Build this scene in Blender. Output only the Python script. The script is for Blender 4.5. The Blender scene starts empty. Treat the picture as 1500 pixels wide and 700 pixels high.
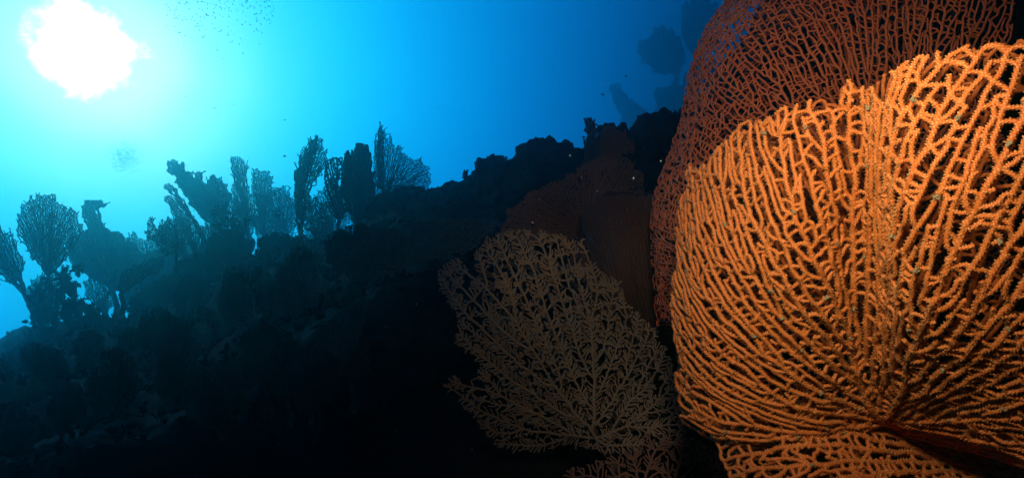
import bpy, bmesh, math, random
import numpy as np
from mathutils import Vector, noise, Matrix

SC = bpy.context.scene
COL = SC.collection

# ------------------------------------------------------------------ camera
F = 750.0 / math.tan(math.radians(40.0))          # focal length in photo pixels (1500 wide)
PITCH = math.radians(13.0)
CAM = np.array([0.0, 0.0, 0.0])
cam_data = bpy.data.cameras.new("camera")
cam_data.angle = math.radians(80.0)
cam_data.sensor_fit = 'HORIZONTAL'
cam_data.clip_start = 0.02
cam_data.clip_end = 500.0
cam = bpy.data.objects.new("camera", cam_data)
COL.objects.link(cam)
cam.location = CAM
cam.rotation_euler = (math.radians(90) + PITCH, 0, 0)
SC.camera = cam
CP, SP = math.cos(PITCH), math.sin(PITCH)


def at(px, py, d):
    """photo pixel(s) at a depth in metres -> point(s) in the place"""
    px, py, d = np.broadcast_arrays(np.asarray(px, float), np.asarray(py, float), np.asarray(d, float))
    x = (px - 750.0) / F * d
    u = (350.0 - py) / F * d
    return np.stack([x, d * CP - u * SP, d * SP + u * CP], -1)


SUN_DIR = at(128, 77, 1.0)
SUN_DIR = SUN_DIR / np.linalg.norm(SUN_DIR)


def sun_angle(px, py):
    v = at(px, py, 1.0)
    v = v / np.linalg.norm(v)
    return math.acos(max(-1, min(1, float(v @ SUN_DIR))))


# ------------------------------------------------------------------ world: water column lit from above
world = bpy.data.worlds.new("World")
SC.world = world
world.use_nodes = True
nt = world.node_tree
nt.nodes.clear()


def nd(tree, typ, **kw):
    n = tree.nodes.new(typ)
    for k, v in kw.items():
        setattr(n, k, v)
    return n


tc = nd(nt, 'ShaderNodeTexCoord')
dot = nd(nt, 'ShaderNodeVectorMath', operation='DOT_PRODUCT')
nrm = nd(nt, 'ShaderNodeVectorMath', operation='NORMALIZE')
nt.links.new(tc.outputs['Generated'], nrm.inputs[0])
nt.links.new(nrm.outputs[0], dot.inputs[0])
dot.inputs[1].default_value = SUN_DIR
acos = nd(nt, 'ShaderNodeMath', operation='ARCCOSINE')
nt.links.new(dot.outputs['Value'], acos.inputs[0])
# gentle unevenness of the surface light
nz = nd(nt, 'ShaderNodeTexNoise')
nz.inputs['Scale'].default_value = 5.0
nz.inputs['Detail'].default_value = 3.0
nt.links.new(nrm.outputs[0], nz.inputs['Vector'])
nzm = nd(nt, 'ShaderNodeMath', operation='MULTIPLY_ADD')
nt.links.new(nz.outputs['Fac'], nzm.inputs[0])
nzm.inputs[1].default_value = 0.05
nzm.inputs[2].default_value = -0.025
# lower water is darker: shift the angle with downward direction
sep = nd(nt, 'ShaderNodeSeparateXYZ')
nt.links.new(nrm.outputs[0], sep.inputs[0])
low = nd(nt, 'ShaderNodeMapRange')
low.inputs['From Min'].default_value = 0.42
low.inputs['From Max'].default_value = -0.4
low.inputs['To Min'].default_value = 0.0
low.inputs['To Max'].default_value = 0.12
nt.links.new(sep.outputs['Z'], low.inputs['Value'])
a1 = nd(nt, 'ShaderNodeMath', operation='ADD')
nt.links.new(acos.outputs[0], a1.inputs[0])
nt.links.new(nzm.outputs[0], a1.inputs[1])
a2 = nd(nt, 'ShaderNodeMath', operation='ADD')
nt.links.new(a1.outputs[0], a2.inputs[0])
nt.links.new(low.outputs[0], a2.inputs[1])
RANGE = 2.2
dv = nd(nt, 'ShaderNodeMath', operation='DIVIDE')
nt.links.new(a2.outputs[0], dv.inputs[0])
dv.inputs[1].default_value = RANGE
ramp = nd(nt, 'ShaderNodeValToRGB')
ramp.color_ramp.interpolation = 'B_SPLINE'
WK = 5.0
stops = [
    (0.00, (5.0, 3.4, 2.8)),
    (sun_angle(230, 75), (4.8, 3.0, 2.6)),
    (sun_angle(300, 75), (1.9, 2.5, 2.3)),
    (sun_angle(410, 100), (0.06, 2.0, 2.30)),
    (sun_angle(560, 100), (0.0, 1.0, 2.10)),
    (sun_angle(710, 100), (0.0, 0.42, 1.28)),
    (sun_angle(860, 100), (0.0, 0.155, 0.56)),
    (sun_angle(985, 15), (0.0, 0.055, 0.25)),
    (sun_angle(1250, 15), (0.0, 0.012, 0.08)),
    (1.5, (0.0, 0.002, 0.014)),
    (2.2, (0.0, 0.0005, 0.004)),
]
el = ramp.color_ramp.elements
el[0].position = 0
el[0].color = (*[c / WK for c in stops[0][1]], 1)
el[1].position = stops[-1][0] / RANGE
el[1].color = (*[c / WK for c in stops[-1][1]], 1)
for a, c in stops[1:-1]:
    e = el.new(a / RANGE)
    e.color = (c[0] / WK, c[1] / WK, c[2] / WK, 1)
nt.links.new(dv.outputs[0], ramp.inputs['Fac'])
# the sun seen through the moving surface: a ragged white patch
nz2 = nd(nt, 'ShaderNodeTexNoise')
nz2.inputs['Scale'].default_value = 19.0
nz2.inputs['Detail'].default_value = 6.0
nz2.inputs['Roughness'].default_value = 0.6
nt.links.new(nrm.outputs[0], nz2.inputs['Vector'])
sn = nd(nt, 'ShaderNodeMath', operation='MULTIPLY_ADD')
nt.links.new(nz2.outputs['Fac'], sn.inputs[0])
sn.inputs[1].default_value = 0.11
nt.links.new(acos.outputs[0], sn.inputs[2])
patch = nd(nt, 'ShaderNodeMapRange')
patch.interpolation_type = 'SMOOTHSTEP'
patch.inputs['From Min'].default_value = sun_angle(188, 75) + 0.055 + 0.024
patch.inputs['From Max'].default_value = sun_angle(188, 75) + 0.055 - 0.03
patch.inputs['To Min'].default_value = 0.0
patch.inputs['To Max'].default_value = 5.0
nt.links.new(sn.outputs[0], patch.inputs['Value'])
addc = nd(nt, 'ShaderNodeVectorMath', operation='ADD')
nt.links.new(ramp.outputs['Color'], addc.inputs[0])
nt.links.new(patch.outputs[0], addc.inputs[1])
bg = nd(nt, 'ShaderNodeBackground')
bg.inputs['Strength'].default_value = WK * 0.72
nt.links.new(addc.outputs[0], bg.inputs['Color'])
out = nd(nt, 'ShaderNodeOutputWorld')
nt.links.new(bg.outputs[0], out.inputs['Surface'])

# ------------------------------------------------------------------ sun (softened by the water) and the diver's strobe
sl = bpy.data.lights.new("sun", 'SUN')
sl.energy = 0.12
sl.angle = math.radians(10)
sl.color = (0.25, 0.85, 1.0)
so = bpy.data.objects.new("sun", sl)
COL.objects.link(so)
so.rotation_euler = Vector(SUN_DIR).to_track_quat('Z', 'Y').to_euler()

st = bpy.data.lights.new("strobe", 'SPOT')
st.energy = 9.2
st.color = (1.0, 0.90, 0.74)
st.spot_size = math.radians(100)
st.spot_blend = 1.0
st.shadow_soft_size = 0.035
sto = bpy.data.objects.new("strobe", st)
COL.objects.link(sto)
STROBE = at(1030, -190, 0.25)
sto.location = STROBE
aim = at(1150, 230, 0.6)
sto.rotation_euler = Vector(aim - STROBE).to_track_quat('-Z', 'Y').to_euler()

SC.view_settings.view_transform = 'Standard'
SC.view_settings.look = 'None'
SC.view_settings.exposure = 0.0
SC.view_settings.gamma = 1.0
SC.render.engine = 'CYCLES'
SC.cycles.use_denoising = True
SC.cycles.max_bounces = 5
SC.cycles.diffuse_bounces = 2
SC.cycles.glossy_bounces = 1
SC.cycles.transmission_bounces = 2
SC.cycles.volume_bounces = 2
SC.cycles.transparent_max_bounces = 4


# ------------------------------------------------------------------ materials
def new_mat(name):
    m = bpy.data.materials.new(name)
    m.use_nodes = True
    t = m.node_tree
    t.nodes.clear()
    o = nd(t, 'ShaderNodeOutputMaterial')
    return m, t, o


def noise_col(t, c1, c2, scale, detail=4.0, lo=0.35, hi=0.65):
    tcn = nd(t, 'ShaderNodeTexCoord')
    n = nd(t, 'ShaderNodeTexNoise')
    n.inputs['Scale'].default_value = scale
    n.inputs['Detail'].default_value = detail
    t.links.new(tcn.outputs['Object'], n.inputs['Vector'])
    r = nd(t, 'ShaderNodeMapRange')
    r.inputs['From Min'].default_value = lo
    r.inputs['From Max'].default_value = hi
    t.links.new(n.outputs['Fac'], r.inputs['Value'])
    mx = nd(t, 'ShaderNodeMix', data_type='RGBA')
    mx.inputs[6].default_value = (*c1, 1)
    mx.inputs[7].default_value = (*c2, 1)
    t.links.new(r.outputs[0], mx.inputs[0])
    return mx, n, tcn


def fan_mat(name, c1, c2, scale=6.0, trans=0.25, polyp=None, rough=0.75):
    m, t, o = new_mat(name)
    mx, n, tcn = noise_col(t, c1, c2, scale)
    col = mx.outputs[2]
    if polyp:
        at_ = nd(t, 'ShaderNodeAttribute', attribute_name='polyp')
        m2 = nd(t, 'ShaderNodeMix', data_type='RGBA')
        t.links.new(at_.outputs['Fac'], m2.inputs[0])
        t.links.new(col, m2.inputs[6])
        m2.inputs[7].default_value = (*polyp, 1)
        col = m2.outputs[2]
    p = nd(t, 'ShaderNodeBsdfPrincipled')
    p.inputs['Roughness'].default_value = rough
    p.inputs['Specular IOR Level'].default_value = 0.2
    t.links.new(col, p.inputs['Base Color'])
    tr = nd(t, 'ShaderNodeBsdfTranslucent')
    t.links.new(col, tr.inputs['Color'])
    ms = nd(t, 'ShaderNodeMixShader')
    ms.inputs[0].default_value = trans
    t.links.new(p.outputs[0], ms.inputs[1])
    t.links.new(tr.outputs[0], ms.inputs[2])
    t.links.new(ms.outputs[0], o.inputs['Surface'])
    return m


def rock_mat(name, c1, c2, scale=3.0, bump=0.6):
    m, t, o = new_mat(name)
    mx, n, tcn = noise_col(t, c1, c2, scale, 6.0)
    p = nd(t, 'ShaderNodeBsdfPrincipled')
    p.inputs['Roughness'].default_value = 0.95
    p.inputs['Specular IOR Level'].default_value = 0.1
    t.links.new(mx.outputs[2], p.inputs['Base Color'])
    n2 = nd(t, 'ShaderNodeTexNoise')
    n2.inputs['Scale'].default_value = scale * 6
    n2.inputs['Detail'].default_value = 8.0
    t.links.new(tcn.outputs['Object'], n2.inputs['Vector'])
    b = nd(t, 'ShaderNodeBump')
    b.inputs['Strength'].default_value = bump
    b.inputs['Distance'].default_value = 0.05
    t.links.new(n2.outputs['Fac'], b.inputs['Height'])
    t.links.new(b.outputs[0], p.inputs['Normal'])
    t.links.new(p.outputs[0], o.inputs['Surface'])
    return m


M = {
    'orange': fan_mat('orange_fan', (0.48, 0.05, 0.004), (0.66, 0.135, 0.012), 3.0, 0.12, (0.98, 0.53, 0.16), 0.55),
    'orange_back': fan_mat('orange_fan_inner', (0.44, 0.085, 0.012), (0.54, 0.13, 0.018), 7.0, 0.12, (0.60, 0.20, 0.05), 0.8),
    'red': fan_mat('red_fan', (0.50, 0.095, 0.035), (0.60, 0.15, 0.06), 5.0, 0.15, (0.56, 0.18, 0.08)),
    'bushy': fan_mat('tan_fan', (0.25, 0.17, 0.11), (0.32, 0.19, 0.105), 4.0, 0.15, (0.42, 0.33, 0.235)),
    'brown': fan_mat('brown_fan', (0.26, 0.13, 0.085), (0.34, 0.17, 0.10), 5.0, 0.2),
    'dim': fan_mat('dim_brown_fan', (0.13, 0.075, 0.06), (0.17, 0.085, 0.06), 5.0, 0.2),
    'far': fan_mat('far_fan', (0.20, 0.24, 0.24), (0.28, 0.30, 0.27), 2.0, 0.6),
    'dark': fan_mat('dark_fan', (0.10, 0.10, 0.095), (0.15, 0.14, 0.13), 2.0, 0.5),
    'black': fan_mat('dark_soft_coral', (0.02, 0.024, 0.024), (0.045, 0.045, 0.04), 4.0, 0.1),
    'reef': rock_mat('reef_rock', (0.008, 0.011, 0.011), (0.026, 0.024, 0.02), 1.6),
    'coral': rock_mat('coral_rock', (0.02, 0.022, 0.02), (0.045, 0.04, 0.035), 4.0),
    'sponge': rock_mat('brown_sponge', (0.10, 0.05, 0.04), (0.15, 0.065, 0.045), 6.0, 0.5),
    'sand': rock_mat('deep_sand', (0.2, 0.2, 0.18), (0.28, 0.26, 0.22), 1.0),
    'fish': fan_mat('fish_skin', (0.05, 0.06, 0.07), (0.09, 0.09, 0.1), 20.0, 0.1),
    'speck': fan_mat('speck', (0.6, 0.6, 0.55), (0.7, 0.7, 0.6), 20.0, 0.3),
    'growth': fan_mat('olive_growth', (0.26, 0.18, 0.07), (0.40, 0.31, 0.14), 60.0, 0.1),
}


# ------------------------------------------------------------------ object helpers
def tag(o, label=None, cat=None, group=None, kind=None):
    if label:
        o['label'] = label
    if cat:
        o['category'] = cat
    if group:
        o['group'] = group
    if kind:
        o['kind'] = kind
    return o


def empty(name, loc):
    o = bpy.data.objects.new(name, None)
    o.empty_display_size = 0.1
    COL.objects.link(o)
    o.location = [float(v) for v in loc]
    return o


def mesh_obj(name, V, faces, mat, parent=None, smooth=True, attr=None, flat4=None):
    """V (n,3) array in world space; faces: (m,4) int array plus optional list of polygons"""
    V = np.asarray(V, np.float32)
    if parent is not None:
        V = V - np.array(parent.location, np.float32)
    me = bpy.data.meshes.new(name)
    if flat4 is not None:
        nf = len(flat4)
        me.vertices.add(len(V))
        me.vertices.foreach_set('co', V.ravel())
        me.loops.add(nf * 4)
        me.loops.foreach_set('vertex_index', flat4.astype(np.int32).ravel())
        me.polygons.add(nf)
        me.polygons.foreach_set('loop_start', np.arange(0, nf * 4, 4, dtype=np.int32))
        me.update(calc_edges=True)
    else:
        me.from_pydata(V.tolist(), [], faces)
        me.update()
    if smooth:
        me.polygons.foreach_set('use_smooth', np.ones(len(me.polygons), bool))
    if attr is not None:
        a = me.attributes.new('polyp', 'FLOAT', 'POINT')
        a.data.foreach_set('value', np.asarray(attr, np.float32))
    me.materials.append(mat)
    o = bpy.data.objects.new(name, me)
    COL.objects.link(o)
    if parent is not None:
        o.parent = parent
    return o


# ------------------------------------------------------------------ branching growth (space colonisation)
def grow(attr, root, d0, spacing, rng, inertia=0.35, step=None, kill=None, infl=None, jit=0.12, maxit=900, limbs=None, cap=60000, bias=0.0, init=None, every=0):
    step = step or spacing * 0.42
    kill = (kill or spacing * 0.80) ** 2
    infl = (infl or spacing * 5) ** 2
    dim = attr.shape[1]
    pos = np.zeros((cap, dim))
    par = np.full(cap, -1)
    dirs = np.zeros((cap, dim))
    nch = np.zeros(cap, int)
    last = np.full((cap, dim), 1e9)
    pos[0] = root
    dirs[0] = np.array(d0, float) / np.linalg.norm(d0)
    n = 1
    for limb in limbs or []:                       # main limbs that the finer branches leave from
        j = int(np.argmin(np.linalg.norm(pos[:n] - limb[0], axis=1)))
        for a, b in zip(limb[:-1], limb[1:]):
            a, b = np.array(a, float), np.array(b, float)
            m = max(1, int(np.linalg.norm(b - a) / step))
            for k in range(1, m + 1):
                pos[n] = a + (b - a) * k / m + rng.normal(0, 0.12 * step, dim)
                par[n] = j
                dirs[n] = (b - a) / (np.linalg.norm(b - a) + 1e-9)
                nch[j] += 1
                last[j] = pos[n]
                j = n
                n += 1
    if init is not None:
        n = len(init[0])
        pos[:n] = init[0]
        par[:n] = init[1]
        for i in range(1, n):
            v = pos[i] - pos[par[i]]
            dirs[i] = v / (np.linalg.norm(v) + 1e-12)
            nch[par[i]] += 1
            last[par[i]] = pos[i]
        tips = nch[:n] == 0
        if every:
            k_ = np.arange(n)
            tips |= (k_ % every == 0)
    new = np.arange(n)
    A = attr.copy()
    if init is not None and every:                 # side branches leave the limbs only here and there
        D = (attr * attr).sum(1)[:, None] - 2 * attr @ pos[:n].T + (pos[:n] * pos[:n]).sum(1)[None]
        A = attr[D.min(1) > kill].copy()
        new = np.where(tips)[0]
    nd_ = np.full(len(A), 1e9)
    ni = np.zeros(len(A), int)
    for it in range(maxit):
        Q = pos[new]
        D = (A * A).sum(1)[:, None] - 2 * A @ Q.T + (Q * Q).sum(1)[None]
        k = D.argmin(1)
        dm = D[np.arange(len(A)), k]
        b = dm < nd_
        nd_[b] = dm[b]
        ni[b] = new[k[b]]
        keep = nd_ > kill
        A, nd_, ni = A[keep], nd_[keep], ni[keep]
        if not len(A):
            break
        act = nd_ < infl
        if not act.any():
            act = nd_ <= nd_.min() + 1e-12
        vec = A[act] - pos[ni[act]]
        vec /= np.linalg.norm(vec, axis=1)[:, None] + 1e-12
        cand, inv = np.unique(ni[act], return_inverse=True)
        S = np.zeros((len(cand), dim))
        np.add.at(S, inv, vec)
        ln = np.linalg.norm(S, axis=1)
        d = S / (ln[:, None] + 1e-12) + inertia * dirs[cand] + rng.normal(0, jit, S.shape)
        if bias:
            w = pos[cand] - pos[0]
            d += bias * w / (np.linalg.norm(w, axis=1)[:, None] + 1e-12)
        d /= np.linalg.norm(d, axis=1)[:, None] + 1e-12
        q = pos[cand] + step * d
        good = (ln > 1e-6) & (nch[cand] < 3) & (np.linalg.norm(last[cand] - q, axis=1) > 0.45 * step)
        stuck = cand[~good]
        c = cand[good]
        m = len(c)
        if n + m > cap:
            break
        new = np.arange(n, n + m)
        pos[new] = q[good]
        par[new] = c
        dirs[new] = d[good]
        nch[c] += 1
        last[c] = q[good]
        n += m
        if len(stuck):
            bad = np.isin(ni, stuck) & act
            kk = ~(bad & (rng.random(len(A)) < 0.6))
            A, nd_, ni = A[kk], nd_[kk], ni[kk]
        if not m:
            if not len(A):
                break
            new = np.array([n - 1])
    return pos[:n].copy(), par[:n].copy()


def paths_of(pos, par):
    """main-child paths; returns list of index lists and leaf counts"""
    n = len(pos)
    ch = [[] for _ in range(n)]
    for i in range(1, n):
        ch[par[i]].append(i)
    leaf = np.zeros(n)
    dep = np.zeros(n)
    for i in range(n - 1, -1, -1):
        if not ch[i]:
            leaf[i] = 1
        if par[i] >= 0:
            leaf[par[i]] += leaf[i]
            dep[par[i]] = max(dep[par[i]], dep[i] + 1)
    out = []
    stack = [(0, -1)]
    while stack:
        s, p = stack.pop()
        path = [p, s] if p >= 0 else [s]
        c = s
        while ch[c]:
            m = max(ch[c], key=lambda q: dep[q])
            for q in ch[c]:
                if q != m:
                    stack.append((q, c))
            path.append(m)
            c = m
        if len(path) > 1:
            out.append(path)
    return out, leaf, ch


def links_of(pos, par, ch, spacing, rng, tip_p=0.6, cross=0.25, reach=2.3):
    """joins between neighbouring branches so that the fan becomes a net"""
    n = len(pos)
    anc = {}

    def ancestors(i, k=10):
        s = []
        while i >= 0 and len(s) < k:
            s.append(i)
            i = par[i]
        return s
    dirs = np.zeros_like(pos)
    dirs[1:] = pos[1:] - pos[par[1:]]
    dirs /= np.linalg.norm(dirs, axis=1)[:, None] + 1e-9
    ex = []
    used = set()
    order = rng.permutation(n)
    from mathutils import kdtree
    kd = kdtree.KDTree(n)
    for i in range(n):
        kd.insert(Vector(pos[i]) if pos.shape[1] == 3 else Vector((pos[i][0], pos[i][1], 0.0)), i)
    kd.balance()
    for i in order:
        tip = not ch[i]
        if tip:
            if rng.random() > tip_p:
                continue
        elif rng.random() > cross:
            continue
        co = Vector(pos[i]) if pos.shape[1] == 3 else Vector((pos[i][0], pos[i][1], 0.0))
        hit = [(q, d_) for _, q, d_ in kd.find_range(co, spacing * reach) if d_ > spacing * 0.45]
        if not hit:
            continue
        av = set(ancestors(i, 9))
        best = None
        for q, d_ in hit:
            a_ = float((pos[q] - pos[i]) @ dirs[i]) / d_
            if q in av or i in ancestors(q, 9) or (set(ancestors(q, 7)) & av):
                continue
            if tip:
                if a_ < 0.25:
                    continue
                sc = d_ - 0.3 * spacing * a_
            else:
                if not 0.12 < a_ < 0.85:
                    continue
                sc = d_ * (1.0 + 0.5 * abs(a_ - 0.5))
            if best is None or sc < best[0]:
                best = (sc, q)
        if best is None:
            continue
        q = best[1]
        mid = (pos[i] + pos[q]) / 2
        key = tuple(np.round(mid / (spacing * 1.1)).astype(int))
        if key in used:
            continue
        used.add(key)
        ex.append([i, q])
    return ex


def smooth_nodes(pos, par, ch, it=2):
    p = pos.copy()
    for _ in range(it):
        q = p.copy()
        for i in range(1, len(p)):
            if len(ch[i]) >= 1:
                m = p[ch[i]].mean(0)
                q[i] = 0.5 * p[i] + 0.25 * (p[par[i]] + m)
        p = q
    return p


def tubes(paths, rads, sides=4, ring=None, knob=0.0, rng=None, tipround=True):
    """all paths (lists of (k,3) arrays, radii arrays) -> vertices, quad faces, polyp values"""
    PP, RR, ID = [], [], []
    for k, (p, r) in enumerate(zip(paths, rads)):
        p = np.asarray(p, float)
        r = np.asarray(r, float)
        if ring is not None and len(p) > 1:
            L = np.r_[0, np.cumsum(np.linalg.norm(np.diff(p, axis=0), axis=1))]
            if L[-1] < 1e-9:
                continue
            m = max(3, int(L[-1] / ring) + 1)
            s = np.linspace(0, L[-1], m)
            # Catmull-Rom through the nodes
            j = np.clip(np.searchsorted(L, s, 'right') - 1, 0, len(p) - 2)
            tt = ((s - L[j]) / (L[j + 1] - L[j] + 1e-12))[:, None]
            p0 = p[np.maximum(j - 1, 0)]
            p1 = p[j]
            p2 = p[j + 1]
            p3 = p[np.minimum(j + 2, len(p) - 1)]
            q = 0.5 * (2 * p1 + (p2 - p0) * tt + (2 * p0 - 5 * p1 + 4 * p2 - p3) * tt ** 2 + (3 * p1 - p0 - 3 * p2 + p3) * tt ** 3)
            r = np.interp(s, L, r)
            p = q
        if tipround and len(p) > 1:
            e = p[-1] + (p[-1] - p[-2]) / (np.linalg.norm(p[-1] - p[-2]) + 1e-9) * r[-1] * 0.7
            p = np.vstack([p, e])
            r = np.r_[r, r[-1] * 0.35]
        PP.append(p)
        RR.append(r)
        ID.append(np.full(len(p), k))
    P = np.vstack(PP)
    R = np.concatenate(RR)
    I = np.concatenate(ID)
    n = len(P)
    same = I[1:] == I[:-1]
    T = np.zeros_like(P)
    d = P[1:] - P[:-1]
    d[~same] = 0
    T[:-1] += d
    T[1:] += d
    T /= np.linalg.norm(T, axis=1)[:, None] + 1e-12
    N = P - CAM
    N /= np.linalg.norm(N, axis=1)[:, None] + 1e-12
    S = np.cross(T, N)
    S /= np.linalg.norm(S, axis=1)[:, None] + 1e-9
    U = np.cross(S, T)
    ang = np.arange(sides) * 2 * math.pi / sides
    rr = np.repeat(R[:, None], sides, 1)
    pol = np.zeros((n, sides))
    if knob:
        idx = np.arange(n)
        kk = np.arange(sides)[None]
        par_ = (((idx[:, None] % 4 == 0) & (kk % 2 == 0)) | ((idx[:, None] % 4 == 2) & (kk % 2 == 1))).astype(float)
        amp = rng.random((n, sides))
        pol = par_ * (0.45 + 0.55 * amp)
        rr = rr * (1 + knob * (pol * 2.0 - 0.5 + 0.35 * (amp - 0.5)))
        P = P + rng.normal(0, 0.05, P.shape) * R[:, None]
    V = P[:, None, :] + rr[..., None] * (np.cos(ang)[None, :, None] * S[:, None, :] + np.sin(ang)[None, :, None] * U[:, None, :])
    a = np.where(same)[0]
    b = np.arange(sides)
    bn = (b + 1) % sides
    Fq = np.stack([a[:, None] * sides + b, a[:, None] * sides + bn, (a[:, None] + 1) * sides + bn, (a[:, None] + 1) * sides + b], -1).reshape(-1, 4)
    return V.reshape(-1, 3), Fq, (pol ** 1.4).ravel()


def in_poly(x, y, poly):
    r = np.zeros(len(x), bool)
    n = len(poly)
    for i in range(n):
        x1, y1 = poly[i]
        x2, y2 = poly[(i + 1) % n]
        c = ((y1 > y) != (y2 > y))
        xi = (x2 - x1) * (y - y1) / ((y2 - y1) if y2 != y1 else 1e-9) + x1
        r ^= c & (x < xi)
    return r


def poly_points(poly, dens, rng, bite=0.0):
    poly = np.array(poly, float)
    lo, hi = poly.min(0), poly.max(0)
    n = int((hi - lo).prod() * dens) + 8
    p = lo + rng.random((n, 2)) * (hi - lo)
    sc = 0.16 if (hi - lo).max() < 160 else 0.07
    am = min(4.5, 0.05 * (hi - lo).max() + 0.8)
    w = np.array([[noise.noise(Vector((x * sc, y * sc, 1.3))) + 0.6 * noise.noise(Vector((x * sc * 3, y * sc * 3, 5.3))), noise.noise(Vector((x * sc, y * sc, 8.3))) + 0.6 * noise.noise(Vector((x * sc * 3, y * sc * 3, 9.3)))] for x, y in p])
    m = in_poly(p[:, 0] + w[:, 0] * am * 1.6, p[:, 1] + w[:, 1] * am * 1.6, poly)
    p = p[m]
    if bite:
        v = np.array([noise.noise(Vector((x * bite, y * bite, 3.1))) for x, y in p])
        p = p[v < 0.33]
    return p


# ------------------------------------------------------------------ reef ground
def smooth_noise(p, s, o=4):
    return noise.fractal(Vector((p[0] * s, p[1] * s, p[2] * s)), 1.0, 2.0, o)


RIDGE = [(-420, 640, 11.5), (-150, 570, 11.0), (0, 508, 10.4), (45, 484, 10.1), (130, 466, 9.7), (190, 462, 9.4), (240, 452, 9.2), (300, 428, 8.9),
         (350, 384, 8.4), (400, 360, 7.7), (440, 350, 7.1), (520, 330, 5.4), (560, 292, 4.5), (625, 280, 3.8), (690, 280, 3.3), (730, 262, 3.1),
         (790, 236, 2.95), (860, 222, 2.8), (930, 196, 2.7), (990, 170, 2.6), (1040, 120, 2.6), (1120, 30, 2.6), (1250, -120, 2.6),
         (1500, -420, 2.6), (1900, -700, 2.6)]
RX = np.array([r[0] for r in RIDGE], float)
SLOPE_K = 4.2
NX, ROWS_F, ROWS_B = 260, 130, 26
cx = np.linspace(-420, 1900, NX)
ry = np.interp(cx, RX, [r[1] for r in RIDGE])
rd = np.interp(cx, RX, [r[2] for r in RIDGE])
# front profile: from the ridge down towards the diver
V = []
rng0 = np.random.default_rng(5)
for j in range(ROWS_B, 0, -1):                    # back side, falling away behind the ridge
    f = j / ROWS_B
    p = at(cx, ry, rd)
    back = p.copy()
    dirv = p / np.linalg.norm(p, axis=1)[:, None]
    back[:, 0] += dirv[:, 0] * 7.0 * f
    back[:, 1] += dirv[:, 1] * 7.0 * f
    back[:, 2] -= 0.25 * f + (p[:, 2] + 5.6) * f ** 1.4
    V.append(back)
near_d = np.interp(cx, [-420, 300, 600, 900, 1200, 1900], [1.3, 1.2, 1.25, 1.5, 1.25, 1.0])
near_y = np.interp(cx, [-420, 600, 1000, 1900], [760, 760, 760, 760])
for j in range(ROWS_F + 1):
    f = j / ROWS_F
    if f < 0.72:
        g = f / 0.72
        d = rd + (near_d - rd) * (1 - (1 - g) ** SLOPE_K)
        y = ry + (near_y - ry) * g ** 1.1
        p = at(cx, y, d)
        dip = np.exp(-((cx - 560) / 150) ** 2) * np.exp(-((g - 0.72) / 0.22) ** 2)
        p = p + (p / np.linalg.norm(p, axis=1)[:, None]) * dip[:, None] * 0.5
    else:
        g = (f - 0.72) / 0.28
        base = at(cx, near_y, near_d)
        p = base.copy()
        p[:, 1] -= g * (base[:, 1] + 2.5)
        p[:, 2] = base[:, 2] - 0.55 * g - 0.2 * np.sin(g * 3.1)
        p[:, 0] *= 1 + 1.2 * g
    V.append(p)
V = np.vstack([v[None] for v in V])
nr = V.shape[0]
flat = V.reshape(-1, 3)
disp = np.zeros(len(flat))
dist = np.linalg.norm(flat, axis=1)
for i, p in enumerate(flat):
    a = smooth_noise(p, 0.9, 3) * 0.16 + abs(smooth_noise(p + 7.3, 2.6, 4)) * 0.14 + abs(smooth_noise(p, 8.0, 4)) * 0.07
    disp[i] = (a - 0.045) * min(1.0, dist[i] / 4.0)
flat = flat + disp[:, None] * np.array([0.0, -0.35, 1.0])
ii, jj = np.meshgrid(np.arange(nr - 1), np.arange(NX - 1), indexing='ij')
q = np.stack([ii * NX + jj, ii * NX + jj + 1, (ii + 1) * NX + jj + 1, (ii + 1) * NX + jj], -1).reshape(-1, 4)
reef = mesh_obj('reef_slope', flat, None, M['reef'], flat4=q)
tag(reef, 'dark rocky reef slope rising from lower left to upper right', 'reef', kind='structure')
REEF = flat.reshape(nr, NX, 3)

# deep seabed below, out of the picture but under everything
sb_n = 40
gx, gy = np.meshgrid(np.linspace(-28, 28, sb_n), np.linspace(-6.5, 30, sb_n))
sz = np.array([[-6.2 + 0.3 * noise.noise(Vector((x * .3, y * .3, 0))) for x, y in zip(a, b)] for a, b in zip(gx, gy)])
sv = np.stack([gx, gy, sz], -1).reshape(-1, 3)
ii, jj = np.meshgrid(np.arange(sb_n - 1), np.arange(sb_n - 1), indexing='ij')
q = np.stack([ii * sb_n + jj, ii * sb_n + jj + 1, (ii + 1) * sb_n + jj + 1, (ii + 1) * sb_n + jj], -1).reshape(-1, 4)
tag(mesh_obj('seabed', sv, None, M['sand'], flat4=q), 'pale sandy seabed deep below the reef', 'seabed', kind='structure')


def slope_depth(x, y):
    r_y, r_d, n_d = np.interp(x, cx, ry), np.interp(x, cx, rd), np.interp(x, cx, near_d)
    g = max(0.0, (y - r_y) / (760 - r_y)) ** (1 / 1.1)
    return float(r_d + (n_d - r_d) * (1 - (1 - g) ** SLOPE_K))


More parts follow.
